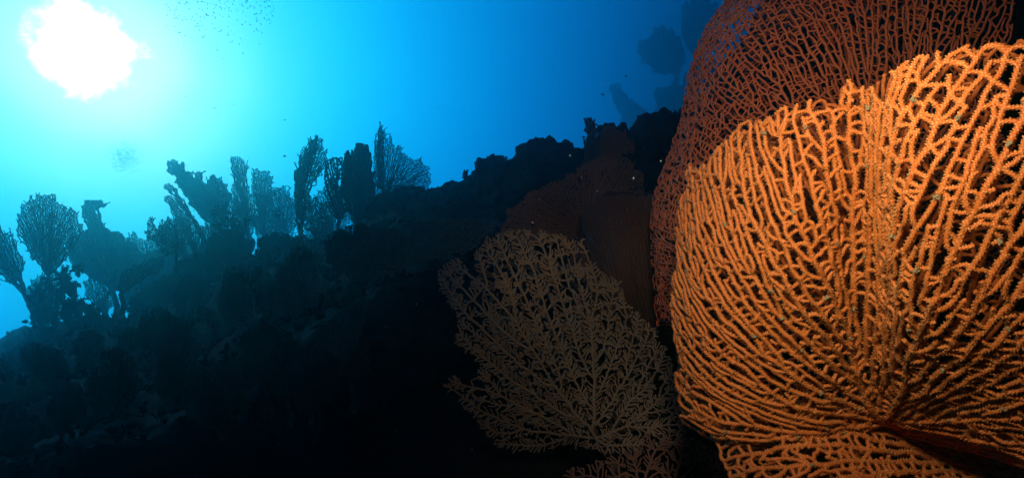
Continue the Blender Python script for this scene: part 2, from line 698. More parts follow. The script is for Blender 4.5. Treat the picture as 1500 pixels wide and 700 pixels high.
def mound(name, px, py, d, w, h, label, cat, mat, seed, lump=0.22, freq=2.2, group=None, deep=0.8, sub=5):
    """a lumpy coral head: pixel width / height at depth d give its real size"""
    c = at(px, py, d)
    rx, rz = w / 2 / F * d, h / 2 / F * d
    bm = bmesh.new()
    bmesh.ops.create_icosphere(bm, subdivisions=sub, radius=1.0)
    off = Vector((seed * 3.7, seed * 1.3, seed * 0.7))
    for v in bm.verts:
        n = v.co.normalized()
        a = abs(noise.noise(n * freq + off)) * 1.1 + 0.5 * abs(noise.noise(n * freq * 2.3 + off)) + 0.25 * abs(noise.noise(n * freq * 6 + off)) + 0.12 * noise.noise(n * freq * 14 + off)
        v.co = n * (1 - lump * 0.6 + lump * a * 1.6)
        v.co.x *= rx
        v.co.y *= rx * deep
        v.co.z *= rz
    me = bpy.data.meshes.new(name)
    bm.to_mesh(me)
    bm.free()
    for p in me.polygons:
        p.use_smooth = True
    me.materials.append(mat)
    o = bpy.data.objects.new(name, me)
    COL.objects.link(o)
    o.location = c
    tag(o, label, cat, group)
    return o


G_C = 'coral heads along the ridge'
mound('coral_head', 724, 282, 2.95, 70, 108, 'dark rounded coral head on the ridge, next to the small hovering fish', 'coral', M['coral'], 1, group=G_C)
mound('coral_head', 768, 268, 2.95, 50, 84, 'small dark knob of coral between two bigger heads on the ridge', 'coral', M['coral'], 2, group=G_C)
mound('coral_head', 808, 262, 2.8, 120, 112, 'long dark coral head on the ridge below the white speck', 'coral', M['coral'], 3, group=G_C)
mound('coral_head', 972, 242, 2.45, 112, 160, 'tallest black coral head, on the ridge beside the big red fan', 'coral', M['coral'], 4, group=G_C)
mound('coral_head', 902, 240, 2.6, 74, 110, 'dark coral head behind the narrow upright fan on the ridge', 'coral', M['coral'], 5, lump=0.3, group=G_C)
mound('coral_head', 658, 312, 3.6, 100, 80, 'low dark coral head right of the spiky pale fan on the ridge', 'coral', M['coral'], 6, group=G_C)
mound('coral_head', 592, 322, 4.2, 96, 90, 'dark coral head directly under the spiky pale fan', 'coral', M['coral'], 7, group=G_C)
mound('sponge_mound', 928, 410, 1.55, 190, 262, 'smooth reddish brown mound behind the bushy tan fan', 'sponge', M['sponge'], 9, lump=0.10, freq=2.4)
mound('rock_mound', 705, 690, 1.75, 250, 330, 'dim rounded rock under the lower left arm of the bushy tan fan', 'rock', M['reef'], 11, lump=0.12, freq=1.6)


# ------------------------------------------------------------------ sheet fans grown on a curved 3D surface
def catmull_grid(G, s, t):
    """G (rows, cols, 3) control points; s along cols, t along rows in [0,1]"""
    R_, C_ = G.shape[:2]

    def w(u, n):
        x = u * (n - 1)
        j = np.clip(np.floor(x).astype(int), 0, n - 2)
        f = x - j
        idx = np.stack([np.clip(j - 1, 0, n - 1), j, j + 1, np.clip(j + 2, 0, n - 1)], -1)
        ww = np.stack([-.5 * f + f ** 2 - .5 * f ** 3, 1 - 2.5 * f ** 2 + 1.5 * f ** 3, .5 * f + 2 * f ** 2 - 1.5 * f ** 3, -.5 * f ** 2 + .5 * f ** 3], -1)
        return idx, ww
    i1, w1 = w(t, R_)
    i2, w2 = w(s, C_)
    r = np.zeros((len(s), 3))
    for a in range(4):
        for b in range(4):
            r += (w1[:, a] * w2[:, b])[:, None] * G[i1[:, a], i2[:, b]]
    return r


def sheet_points(grid, spacing, rng, dens=5.0, top_noise=0.05, side_noise=0.0):
    G = np.array([[at(*c) for c in row] for row in grid])
    n = 160
    s, t = np.meshgrid(np.linspace(0, 1, n), np.linspace(0, 1, n))
    P = catmull_grid(G, s.ravel(), t.ravel()).reshape(n, n, 3)
    ar = np.linalg.norm(np.cross(P[1:, :-1] - P[:-1, :-1], P[:-1, 1:] - P[:-1, :-1]), axis=2)
    tot = ar.sum()
    N = int(tot / spacing ** 2 * dens)
    k = rng.choice(ar.size, N, p=(ar / tot).ravel())
    tt = (k // (n - 1) + rng.random(N)) / (n - 1)
    ss = (k % (n - 1) + rng.random(N)) / (n - 1)
    # ragged free edges
    e = np.array([noise.noise(Vector((x * 9, y * 9, 1.7))) for x, y in zip(ss, tt)]) * top_noise
    keep = (tt > top_noise * 0.6 + e)
    if side_noise:
        keep &= ss > side_noise * (0.6 + np.array([noise.noise(Vector((y * 11, 4.4, 1.7))) + 0.5 * noise.noise(Vector((y * 31, 4.4, 1.7))) for y in tt]))
    return catmull_grid(G, ss, tt)[keep], tot


def net_fan(name, parent, pts, root, d0, spacing, rad, mat, seed, sides=8, ring=None, knob=0.0, inertia=0.35, tip_p=0.6, cross=0.3, pw=0.16, jit=0.12, rmax=3.0, reach=2.3, step=None):
    rng = np.random.default_rng(seed)
    pos, par = grow(pts, root, d0, spacing, rng, inertia=inertia, jit=jit, step=step)
    paths, leaf, ch = paths_of(pos, par)
    ex = links_of(pos, par, ch, spacing, rng, tip_p, cross, reach)
    sp = smooth_nodes(pos, par, ch, 2)
    r = rad * np.minimum(leaf ** pw, rmax)
    P = [sp[p] for p in paths]
    R = [np.r_[[min(r[p[0]], r[p[1]])], r[p[1:]]] for p in paths]
    for a, b in ex:
        m = (sp[a] + sp[b]) / 2 + rng.normal(0, 0.08, 3) * np.linalg.norm(sp[a] - sp[b])
        P.append(np.array([sp[a], m, sp[b]]))
        R.append(np.array([rad, rad * 0.92, rad]))
    V_, F_, pol = tubes(P, R, sides, ring, knob, rng)
    o = mesh_obj(name, V_, None, mat, parent, attr=pol if knob else None, flat4=F_)
    return o, sp


def stem(name, parent, pts, r0, r1, mat, seed=0, sides=10):
    pts = np.array(pts, float)
    rng = np.random.default_rng(seed)
    r = np.linspace(r0, r1, len(pts))
    V_, F_, _ = tubes([pts], [r], sides, ring=max(r0, 0.004) * 0.6, knob=0.10, rng=rng)
    return mesh_obj(name, V_, None, mat, parent, flat4=F_)


# ---- the big orange fan
SPA = 0.0066
rng = np.random.default_rng(11)
UP = [
    [(1004, 236, .76), (1060, 190, .66), (1170, 114, .56), (1255, 92, .525), (1330, 66, .465), (1580, -10, .41)],
    [(990, 320, .76), (1044, 310, .66), (1170, 270, .56), (1258, 256, .555), (1340, 240, .465), (1570, 210, .405)],
    [(983, 420, .76), (1036, 420, .67), (1180, 390, .575), (1264, 381, .582), (1345, 370, .48), (1580, 350, .43)],
    [(983, 520, .77), (1042, 510, .68), (1190, 485, .605), (1270, 486, .605), (1352, 485, .515), (1590, 480, .455)],
    [(988, 606, .76), (1050, 640, .70), (1180, 646, .665), (1262, 632, .675), (1335, 626, .645), (1590, 700, .53)],
]
LO = [
    [(1026, 606, .765), (1140, 588, .69), (1280, 592, .69), (1420, 606, .73), (1600, 596, .71)],
    [(1062, 690, .70), (1170, 680, .645), (1310, 690, .655), (1430, 690, .69), (1600, 680, .66)],
    [(1100, 790, .68), (1200, 790, .60), (1330, 790, .57), (1450, 790, .57), (1620, 790, .55)],
]
rootA = at(1300, 616, .672)
rootL = at(1432, 700, .70)
baseA = at(1440, 800, 1.0)
A_ = tag(empty('sea_fan', baseA), 'huge bright orange sea fan net filling the right side in front', 'sea fan')
pts, area = sheet_points(UP, SPA, rng, 5.0, 0.085, 0.045)
dl, spA = net_fan('blade', A_, pts, rootA, at(1285, 400, .6) - rootA, SPA, 0.0019, M['orange'], 21, 10, 0.0009, 0.46, inertia=0.45, tip_p=0.52, cross=0.13, pw=0.11, rmax=2.2, jit=0.22)
pts, _ = sheet_points(LO, SPA * 0.92, rng, 5.0, 0.0)
_, spL = net_fan('blade', A_, pts, rootL, at(1250, 660, .66) - rootL, SPA * 0.92, 0.0020, M['orange'], 22, 10, 0.0009, 0.46, inertia=0.45, tip_p=0.55, cross=0.13, pw=0.11, rmax=2.2, jit=0.22)
# an inner layer a hand's breadth behind
UPB = [[(x + 8, y + 16, d + 0.035) for x, y, d in row] for row in UP]
pts, _ = sheet_points(UPB, SPA * 1.1, rng, 4.0)
net_fan('inner_blade', A_, pts, at(1295, 626, .72), at(1220, 400, .7) - rootA, SPA * 1.1, 0.0018, M['orange_back'], 23, 6, 0.0022, 0.2, inertia=0.4, tip_p=0.6, cross=0.15, pw=0.1)
LOB = [[(x + 4, y + 10, d + 0.035) for x, y, d in row] for row in LO]
pts, _ = sheet_points(LOB, SPA * 1.1, rng, 4.0, 0.0)
net_fan('inner_blade', A_, pts, at(1430, 706, .75), at(1240, 680, .7) - rootL, SPA * 1.1, 0.0018, M['orange_back'], 24, 6, 0.0022, 0.2, inertia=0.3, tip_p=0.6, cross=0.15, pw=0.1, jit=0.3)
stem('stem', A_, [baseA, at(1438, 745, .84), rootL, at(1385, 660, .735), at(1340, 634, .71), rootA], 0.017, 0.0055, M['orange'])

# ---- the red fan behind it
SPB = 0.0058
rng = np.random.default_rng(12)
RG = [
    [(1122, -70, 1.05), (1180, -70, .92), (1285, -70, .86), (1400, -70, .86), (1490, -70, .88)],
    [(1028, 50, 1.05), (1085, 50, .92), (1200, 50, .85), (1345, 50, .85), (1484, 36, .87)],
    [(996, 180, 1.06), (1050, 180, .92), (1180, 180, .85), (1335, 180, .85), (1470, 120, .86)],
    [(957, 300, 1.08), (1010, 300, .95), (1160, 300, .87), (1330, 300, .87), (1480, 300, .86)],
    [(965, 470, 1.08), (1010, 470, .98), (1150, 470, .93), (1330, 450, .92), (1480, 450, .9)],
]
rootB = at(1262, 345, .90)
baseB = at(1300, 560, 1.35)
B_ = tag(empty('sea_fan', baseB), 'large dark red sea fan with a fine net, behind the orange one', 'sea fan')
pts, _ = sheet_points(RG, SPB, rng, 5.0, 0.0)
net_fan('blade', B_, pts, rootB, at(1240, 100, .86) - rootB, SPB, 0.0013, M['red'], 31, 6, 0.0025, 0.14, inertia=0.3, tip_p=0.7, cross=0.16, pw=0.13, rmax=2.6, jit=0.32)
RGB = [[(x - 4, y + 10, d + 0.07) for x, y, d in row[:4]] for row in RG]
pts, _ = sheet_points(RGB, SPB * 1.15, rng, 4.0, 0.0)
net_fan('inner_blade', B_, pts, at(1258, 350, .97), at(1180, 100, .9) - rootB, SPB * 1.15, 0.0013, M['red'], 33, 5, 0.004, 0.1, inertia=0.4, tip_p=0.6, cross=0.14, pw=0.10, rmax=2.0, jit=0.18)
stem('stem', B_, [baseB, at(1285, 460, 1.05), rootB, at(1255, 290, .88)], 0.02, 0.007, M['red'])


# ------------------------------------------------------------------ flat fans given by outline, real distance and curvature
SPK = 0.52                                          # grown branches end up about twice the kill spacing apart


def fan(label, poly, root, d, spacing=3.4, rad=0.85, mat='far', seed=1, foot=None, curve=0.10, tilt=0.0, layers=1, group=None,
        inertia=0.3, tip_p=0.3, cross=0.12, pw=0.22, bite=0.0, sides=4, knob=0.0, ringpx=None, rmax=4.0, limbs=None, gap=0.04, jit=0.14, coarse=0, bias=0.0, every=8, names=('blade', 'stem')):
    rng = np.random.default_rng(seed)
    spacing = spacing * (SPK if rad > 1.0 else 0.44)
    if foot is None:
        foot = (root[0] + 3, root[1] + 26)
    base = at(foot[0], foot[1], d + 0.05 * d)
    E = tag(empty('sea_fan', base), label, 'sea fan', group)
    poly = np.array(poly, float)
    c = poly.mean(0)
    w = max(np.ptp(poly[:, 0]), np.ptp(poly[:, 1]))

    ph = rng.random(3) * 6.28

    def depth(p, off=0.0):
        x, y = (p[:, 0] - c[0]) / w, (p[:, 1] - c[1]) / w
        return d * (1 + off) + d * w / F * (tilt * x + curve * 4 * (x * x + 0.4 * y * y) + 0.10 * np.sin(5 * x + 4 * y + ph[0]) + 0.06 * np.sin(11 * x - 7 * y + ph[1]))
    allp, allr = [], []
    r1 = rad * 0.68 / F * d if rad < 1.0 else rad / F * d
    for L in range(layers):
        pts = poly_points(poly, 5.0 / spacing ** 2, rng, bite)
        r0 = np.array(root, float)
        init = None
        if coarse:                                  # a few main limbs first, then the fine branches leave from them
            init = grow(pts[::6], r0, c - r0, spacing * coarse, rng, inertia=0.5, step=spacing * 0.5, jit=0.25, infl=spacing * coarse * 6)
        pos, par = grow(pts, r0, c - r0, spacing, rng, inertia=inertia, step=spacing * 0.5, jit=jit, limbs=[np.array(l, float) for l in limbs or []], bias=bias, init=init, every=every)
        paths, leaf, ch = paths_of(pos, par)
        ex = links_of(pos, par, ch, spacing, rng, tip_p, cross)
        sp = smooth_nodes(pos, par, ch, 1)
        W = at(sp[:, 0], sp[:, 1], depth(sp, L * gap * w / F))
        W += rng.normal(0, 0.25, W.shape) * r1
        r = r1 * np.minimum(leaf ** pw, rmax)
        allp += [W[p] for p in paths]
        allr += [np.r_[[min(r[p[0]], r[p[1]])], r[p[1:]]] for p in paths]
        for a, b in ex:
            allp.append(W[[a, b]])
            allr.append(np.array([r1, r1]))
    V_, F_, pol = tubes(allp, allr, sides, ring=(ringpx / F * d if ringpx else None), knob=knob, rng=rng)
    mesh_obj(names[0], V_, None, M[mat], E, attr=pol if knob else None, flat4=F_)
    rp = at(root[0], root[1], depth(np.array([root], float))[0])
    midp = (base + rp) / 2 + np.array([0.3, 0, 0.1]) * np.linalg.norm(base - rp) * 0.2
    dirw = at(c[0], c[1], d) - rp
    rs = min(r1 * rmax * 1.25, r1 * max(1.5, (len(poly) * 60) ** pw) * 1.4)
    stem(names[1], E, [base, midp, rp, rp + dirw * 0.12], rs * 1.5, rs * 0.8, M[mat], seed, 6)
    return E


# the bushy tan fan in the middle
C_POLY = [(640, 412), (652, 386), (672, 378), (690, 396), (700, 362), (722, 346), (745, 335), (775, 337), (800, 345), (822, 343), (838, 356), (852, 350), (872, 382),
          (885, 402), (902, 408), (915, 436), (928, 455), (946, 470), (965, 500), (985, 530), (1000, 590), (1004, 650), (950, 664), (880, 662), (840, 650), (790, 664), (730, 656), (702, 622),
          (672, 590), (650, 562), (668, 554), (700, 575), (722, 586), (716, 566), (696, 556), (706, 540), (694, 524), (668, 500), (674, 470), (658, 446)]
fan('bushy tan sea fan with open forked tips, low in the middle', C_POLY, (872, 640), 1.22, 4.7, 1.12, 'bushy', 41, foot=(905, 735), curve=-0.02, tilt=-0.15,
    inertia=0.7, tip_p=0.0, cross=0.02, pw=0.12, sides=7, knob=0.2, ringpx=1.6, rmax=2.2, jit=0.25, coarse=7, bias=0.95, every=5)
fan('dim inner tan fan seen through the gaps of the bushy tan fan', [(700, 400), (760, 370), (850, 390), (900, 450), (950, 520), (975, 610), (930, 650), (860, 640), (760, 620), (720, 520)], (880, 655), 1.34, 9.5, 1.6,
    'bushy', 42, foot=(930, 735), curve=0.0, coarse=7.0, bias=0.95, every=5, jit=0.25, inertia=0.6, tip_p=0.0, cross=0.02, pw=0.14, sides=6, knob=0.14, ringpx=3.5, rmax=2.4)
fan('dim brown fan at the bottom edge, under the curled lip of the orange fan', [(800, 720), (830, 690), (900, 668), (960, 640), (1010, 640), (1045, 660), (1075, 700), (1080, 760), (940, 770), (820, 760)], (950, 800), 1.12, 7.0, 1.5,
    'brown', 43, foot=(960, 860), coarse=7.0, bias=0.95, every=5, jit=0.25, inertia=0.6, tip_p=0.1, cross=0.03, pw=0.12, sides=6, knob=0.14, ringpx=3.5, rmax=2.2)
# brown fine fan behind it
fan('dim brown fine sea fan draped below the narrow upright fan', [(728, 345), (744, 308), (770, 284), (806, 268), (838, 252), (866, 238), (896, 226), (925, 236), (944, 262), (950, 292), (900, 318), (840, 350), (780, 360)], (865, 372), 1.68, 5.2, 0.95, 'brown', 44,
    foot=(880, 430), tilt=0.5, layers=2)
fan('narrow upright fan like a blade on the ridge', [(853, 244), (856, 205), (858, 178), (864, 172), (871, 182), (877, 206), (880, 247), (866, 257)], (868, 262), 2.3, 3.0, 0.9, 'dark', 45, foot=(870, 285), layers=2)
fan('rounded brown fan on the ridge, right of the narrow upright fan', [(872, 236), (876, 205), (886, 188), (902, 184), (916, 196), (928, 212), (930, 240), (912, 262), (885, 262)], (898, 272), 2.35, 3.4, 0.85, 'brown', 46, foot=(900, 300), layers=2)

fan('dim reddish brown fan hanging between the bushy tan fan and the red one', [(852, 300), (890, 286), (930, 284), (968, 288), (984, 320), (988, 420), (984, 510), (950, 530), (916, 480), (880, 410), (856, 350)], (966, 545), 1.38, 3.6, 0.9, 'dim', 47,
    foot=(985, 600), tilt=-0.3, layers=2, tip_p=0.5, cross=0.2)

# ---- fans on the far ridge
G_F = 'sea fans along the far ridge'
FANS = [
    ('pale fan cut by the left edge, on a leaning stalk', [(-34, 300), (-10, 305), (0, 325), (5, 342), (14, 338), (23, 352), (29, 372), (37, 383), (32, 400), (24, 416), (8, 402), (-12, 380), (-30, 350)], (38, 436), 8.3, 3.4, .85, 'far', (52, 480), 1),
    ('dark fan cut by the left edge, in front of the pale leaning one', [(-30, 330), (-8, 345), (4, 352), (12, 380), (26, 408), (40, 425), (30, 430), (10, 410), (-14, 392), (-34, 370)], (44, 440), 7.8, 3.6, .95, 'dark', (56, 482), 1),
    ('rounded lattice fan rising above the black soft coral at far left', [(24, 331), (28, 312), (34, 300), (46, 288), (60, 281), (74, 286), (90, 297), (111, 310), (122, 334), (114, 356), (104, 374), (88, 388), (72, 404), (56, 386), (42, 368), (29, 349)], (74, 416), 8.3, 3.1, .85, 'far', (80, 470), 1),
    ('narrow blue blade of a fan with a hooked tip pointing right', [(119, 299), (129, 294), (146, 293), (160, 296), (150, 303), (137, 306), (148, 324), (164, 348), (176, 382), (164, 404), (142, 366), (126, 326)], (166, 430), 11.0, 2.9, .95, 'far', (168, 470), 2),
    ('broad solid blue fan behind the hooked blade', [(100, 362), (112, 345), (132, 334), (160, 337), (188, 350), (204, 366), (217, 386), (206, 412), (170, 426), (132, 408), (104, 386)], (150, 446), 11.6, 2.9, .95, 'far', (152, 474), 2),
    ('pale round lattice fan left of the small arching fan', [(120, 416), (128, 406), (140, 402), (160, 408), (171, 427), (167, 450), (152, 458), (138, 446), (128, 434)], (150, 466), 10.5, 3.2, .8, 'far', (152, 480), 1),
    ('black lattice fan with bright holes, low at far left', [(40, 440), (47, 418), (62, 404), (76, 410), (84, 436), (82, 462), (64, 478), (46, 480)], (64, 484), 7.7, 5.2, 1.3, 'black', (66, 500), 1),
    ('small arching dark fan on a bare stalk', [(171, 426), (181, 400), (193, 389), (210, 386), (224, 379), (236, 374), (245, 380), (236, 394), (219, 405), (199, 416), (184, 429)], (177, 432), 7.4, 4.2, .9, 'dark', (177, 464), 1),
    ('fan with two curled dark tips above the small arching fan', [(211, 341), (216, 322), (225, 316), (227, 330), (227, 344), (235, 330), (246, 319), (258, 331), (264, 351), (261, 372), (244, 376), (230, 362)], (258, 398), 8.2, 3.3, .9, 'dark', (262, 430), 1),
    ('wide pale fan in front of the leaf shaped group', [(250, 352), (262, 338), (282, 330), (302, 332), (320, 345), (326, 372), (312, 396), (290, 412), (268, 398), (254, 376)], (288, 420), 9.6, 3.0, .85, 'far', (290, 446), 1),
    ('tall blue fan of pointed leaf shapes leaning left', [(244, 244), (249, 233), (255, 233), (267, 242), (279, 253), (286, 260), (291, 251), (299, 249), (294, 258), (295, 269), (301, 272), (303, 263), (312, 259), (326, 265), (335, 276), (340, 288), (336, 310), (322, 326), (300, 324), (280, 302), (273, 286), (260, 269), (252, 253)], (312, 338), 12.1, 2.8, .95, 'far', (322, 372), 2),
    ('thin twig like fan left of the leaf shaped group', [(240, 268), (248, 268), (258, 275), (264, 290), (280, 312), (286, 320), (278, 322), (262, 298), (252, 284), (243, 276)], (286, 326), 11.4, 2.8, .95, 'far', (300, 372), 1),
    ('short ragged fan under the twig like one', [(241, 290), (247, 286), (256, 291), (266, 308), (284, 318), (280, 336), (270, 344), (259, 330), (250, 308)], (278, 350), 11.0, 2.8, .9, 'far', (290, 388), 1),
    ('tall fan with a square knobbed top', [(335, 240), (336, 230), (341, 228), (351, 231), (363, 239), (365, 248), (360, 265), (367, 279), (374, 300), (374, 330), (352, 334), (340, 300), (341, 269), (342, 250)], (364, 346), 12.1, 2.9, .85, 'far', (368, 366), 1),
    ('tall oval fan right of the square topped one', [(368, 245), (376, 249), (393, 252), (400, 265), (402, 283), (397, 304), (390, 328), (378, 328), (374, 300), (369, 274)], (388, 344), 12.4, 2.9, .85, 'far', (390, 366), 1),
    ('pale fan left of the tallest leaf shaped fan', [(402, 296), (407, 276), (413, 271), (424, 277), (430, 290), (435, 312), (432, 332), (418, 342), (404, 336), (397, 316)], (414, 350), 11.5, 3.3, .75, 'far', (416, 368), 1),
    ('low pale fan with radiating ribs behind the dark feather star', [(366, 330), (374, 318), (386, 313), (400, 318), (404, 334), (392, 344), (376, 342)], (388, 350), 11.0, 3.4, .7, 'far', (390, 366), 1),
    ('tallest leaf shaped fan with a pointed tip and a hole on its right', [(430, 258), (434, 240), (441, 223), (453, 206), (466, 197), (471, 210), (479, 220), (480, 240), (471, 254), (459, 268), (452, 280), (456, 296), (448, 330), (438, 340), (431, 300)], (441, 350), 7.2, 3.3, .85, 'far', (444, 374), 1),
    ('dark half of the tallest leaf shaped fan, along its left side', [(431, 262), (440, 228), (454, 208), (466, 199), (466, 218), (458, 240), (448, 262), (446, 300), (444, 334), (434, 330)], (441, 352), 6.8, 3.0, .95, 'dark', (446, 376), 1),
    ('dark fan with bright holes right of the tallest leaf shaped fan', [(474, 256), (478, 240), (488, 230), (499, 230), (502, 250), (500, 284), (508, 322), (490, 320), (479, 294)], (494, 350), 6.2, 4.6, 1.1, 'dark', (498, 374), 1),
    ('darkest broad fan with two blunt peaks on the far ridge', [(501, 246), (506, 226), (510, 217), (514, 231), (520, 214), (528, 210), (537, 214), (541, 234), (547, 260), (550, 290), (546, 324), (524, 330), (507, 306), (500, 274)], (528, 350), 5.7, 3.0, 1.0, 'dark', (532, 376), 2),
    ('pale fan with a tall spike on its left side', [(547, 246), (549, 208), (553, 196), (556, 180), (559, 176), (563, 189), (570, 206), (581, 214), (588, 213), (596, 229), (599, 226), (603, 232), (612, 231), (622, 240), (632, 258), (630, 270), (620, 282), (587, 288), (559, 288)], (558, 300), 6.6, 3.2, .8, 'far', (562, 326), 1),
    ('narrow spike shaped dark fan at the edge of the spiky pale fan', [(552, 250), (554, 205), (557, 184), (560, 184), (563, 210), (562, 250), (560, 280), (554, 280)], (557, 296), 6.3, 2.6, .8, 'dark', (560, 320), 1),
    ('dim fan under the hole in the tallest leaf shaped fan', [(442, 300), (458, 288), (476, 298), (490, 326), (484, 352), (466, 362), (446, 352)], (466, 372), 6.3, 3.2, .85, 'far', (470, 392), 1),
    ('dim upright oval fan on the slope under the wide pale fan', [(326, 420), (334, 404), (350, 396), (364, 405), (372, 430), (370, 462), (352, 478), (328, 470), (320, 444)], (350, 488), 5.6, 3.4, .8, 'far', (354, 512), 1),
    ('dim folded fan on the slope below the dark fans', [(402, 436), (405, 398), (425, 370), (445, 355), (462, 375), (470, 410), (462, 445), (434, 464), (408, 458)], (442, 474), 4.5, 3.6, .75, 'far', (448, 500), 1),
    ('dim leaning fan low on the slope, alone beside the black hollow', [(440, 562), (446, 520), (478, 474), (514, 444), (540, 430), (536, 468), (522, 506), (502, 548), (470, 572)], (452, 588), 2.2, 4.0, .8, 'far', (456, 620), 1),
    ('long low teal fan lying on the slope above the bushy tan fan', [(480, 400), (505, 366), (560, 336), (620, 320), (690, 318), (724, 336), (690, 366), (606, 388), (530, 414)], (604, 408), 3.0, 4.0, .75, 'far', (610, 440), 1),
    ('broad dark fan on the slope, left of the dim upright oval fan', [(256, 392), (270, 378), (300, 372), (330, 366), (345, 390), (342, 430), (326, 466), (290, 476), (262, 444)], (300, 486), 8.6, 3.0, .95, 'dark', (302, 510), 2),
    ('dark fan below the dark feather star', [(300, 352), (320, 338), (346, 334), (370, 352), (372, 392), (352, 420), (322, 424), (304, 396)], (340, 432), 7.8, 3.0, .95, 'dark', (342, 456), 2),
    ('low dark fan behind the stalk of the small arching fan', [(184, 446), (206, 424), (232, 408), (258, 398), (284, 416), (286, 452), (262, 474), (206, 478)], (236, 486), 9.0, 3.0, .95, 'dark', (238, 506), 2),
    ('dark fan between the feather star and the tallest leaf shaped fan', [(376, 352), (396, 340), (420, 342), (440, 352), (446, 384), (432, 410), (400, 412), (380, 388)], (410, 420), 6.4, 3.0, .95, 'dark', (412, 444), 2),
    ('dark low fan under the darkest broad fan', [(474, 352), (500, 334), (530, 326), (556, 336), (562, 368), (540, 396), (504, 400), (480, 384)], (520, 408), 4.5, 3.2, .95, 'dark', (522, 430), 2),
    ('pale small fan behind the curled tips, high up', [(226, 352), (232, 330), (242, 318), (262, 318), (276, 330), (282, 352), (270, 372), (244, 374)], (258, 392), 10.2, 3.0, .85, 'far', (260, 430), 1),
    ('pale upright fan behind the black lattice fan at far left', [(36, 432), (48, 410), (62, 398), (80, 404), (96, 424), (98, 452), (80, 470), (50, 468)], (70, 480), 9.6, 3.4, .85, 'far', (70, 500), 1),
    ('pale broad fan filling the gap behind the leaf shaped group', [(300, 330), (316, 300), (340, 288), (362, 300), (372, 330), (368, 372), (340, 400), (312, 380)], (342, 410), 12.6, 3.4, .85, 'far', (342, 440), 1),
    ('pale fan behind the tall oval one, hazy and wide', [(366, 320), (380, 286), (404, 274), (428, 290), (436, 330), (420, 366), (384, 366)], (402, 376), 12.8, 3.4, .85, 'far', (404, 396), 1),
    ('hazy fan behind the fan with bright holes', [(452, 312), (464, 282), (484, 262), (506, 280), (514, 318), (498, 352), (464, 350)], (484, 362), 10.5, 3.4, .8, 'far', (486, 384), 1),
    ('hazy low fan behind the small arching fan', [(176, 430), (190, 398), (214, 372), (244, 360), (262, 380), (262, 430), (230, 462), (190, 462)], (222, 472), 12.4, 3.0, .95, 'far', (222, 496), 2),
    ('hazy fan with three blunt lobes left of the curled tips', [(180, 350), (196, 336), (206, 352), (222, 344), (236, 366), (226, 398), (196, 404), (182, 384)], (208, 420), 12.9, 3.2, .85, 'far', (210, 460), 1),
    ('hazy fan filling the space left of the spiky pale fan', [(500, 300), (510, 262), (530, 240), (552, 252), (566, 290), (560, 330), (520, 336)], (532, 346), 10.0, 3.2, .9, 'far', (534, 366), 1),
    ('small dim fan at the left edge below the ridge', [(-14, 532), (4, 524), (17, 540), (14, 566), (-4, 580), (-20, 570)], (-4, 590), 5.6, 3.4, .85, 'far', (-4, 612), 1),
    ('dim ribbed fan on the slope, overlapping the broad dark one', [(252, 440), (262, 408), (282, 396), (300, 412), (306, 450), (296, 480), (270, 482)], (280, 490), 6.6, 3.4, .8, 'dark', (284, 512), 1),
]
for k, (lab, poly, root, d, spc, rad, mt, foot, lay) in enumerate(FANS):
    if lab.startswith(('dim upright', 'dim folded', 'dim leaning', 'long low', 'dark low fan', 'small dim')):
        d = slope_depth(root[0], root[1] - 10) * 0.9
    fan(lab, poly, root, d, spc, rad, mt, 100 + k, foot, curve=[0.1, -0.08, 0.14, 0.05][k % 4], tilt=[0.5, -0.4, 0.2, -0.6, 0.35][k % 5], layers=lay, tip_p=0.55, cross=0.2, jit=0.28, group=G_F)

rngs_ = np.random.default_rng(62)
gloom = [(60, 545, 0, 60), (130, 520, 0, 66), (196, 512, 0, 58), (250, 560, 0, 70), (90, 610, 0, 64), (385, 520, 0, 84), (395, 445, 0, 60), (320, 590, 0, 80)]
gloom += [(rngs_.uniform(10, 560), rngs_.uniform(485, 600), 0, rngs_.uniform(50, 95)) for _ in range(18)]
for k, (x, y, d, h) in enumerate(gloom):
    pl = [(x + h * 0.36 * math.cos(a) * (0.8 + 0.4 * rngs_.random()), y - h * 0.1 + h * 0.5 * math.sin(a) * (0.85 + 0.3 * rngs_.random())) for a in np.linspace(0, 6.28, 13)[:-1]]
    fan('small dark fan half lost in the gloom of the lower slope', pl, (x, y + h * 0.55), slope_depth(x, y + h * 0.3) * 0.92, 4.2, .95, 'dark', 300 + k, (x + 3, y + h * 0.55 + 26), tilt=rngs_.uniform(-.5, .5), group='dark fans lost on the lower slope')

# ---- faint fans on the reef wall beyond
G_H = 'hazy sea fans far beyond the ridge'
HAZY = [
    ('faint blue rounded fan far beyond the ridge, left of the red fan', [(934, 75), (938, 62), (950, 58), (958, 42), (972, 37), (986, 48), (998, 66), (1004, 92), (990, 110), (962, 106), (942, 88)], (990, 128), 26.0, (1000, 160)),
    ('darkest hazy fan touching the upper left edge of the red fan', [(998, 14), (1008, 2), (1030, -4), (1050, 8), (1052, 40), (1040, 70), (1020, 84), (1006, 66), (998, 40)], (1024, 100), 25.0, (1030, 150)),
    ('thin hazy fan standing over the ridge, lowest of the faint ones', [(892, 122), (904, 124), (922, 146), (944, 160), (956, 186), (936, 204), (920, 190), (906, 160)], (944, 210), 26.5, (950, 236)),
]
for k, (lab, poly, root, d, foot) in enumerate(HAZY):
    fan(lab, poly, root, d, 3.0, 1.05, 'dark', 160 + k, foot, layers=2, group=G_H)
mound('reef_outcrop', 1070, 190, 26.6, 230, 170, 'hazy far reef outcrop behind the ridge', 'reef', M['reef'], 17, lump=0.2)['kind'] = 'structure'
del bpy.data.objects['reef_outcrop']['category']


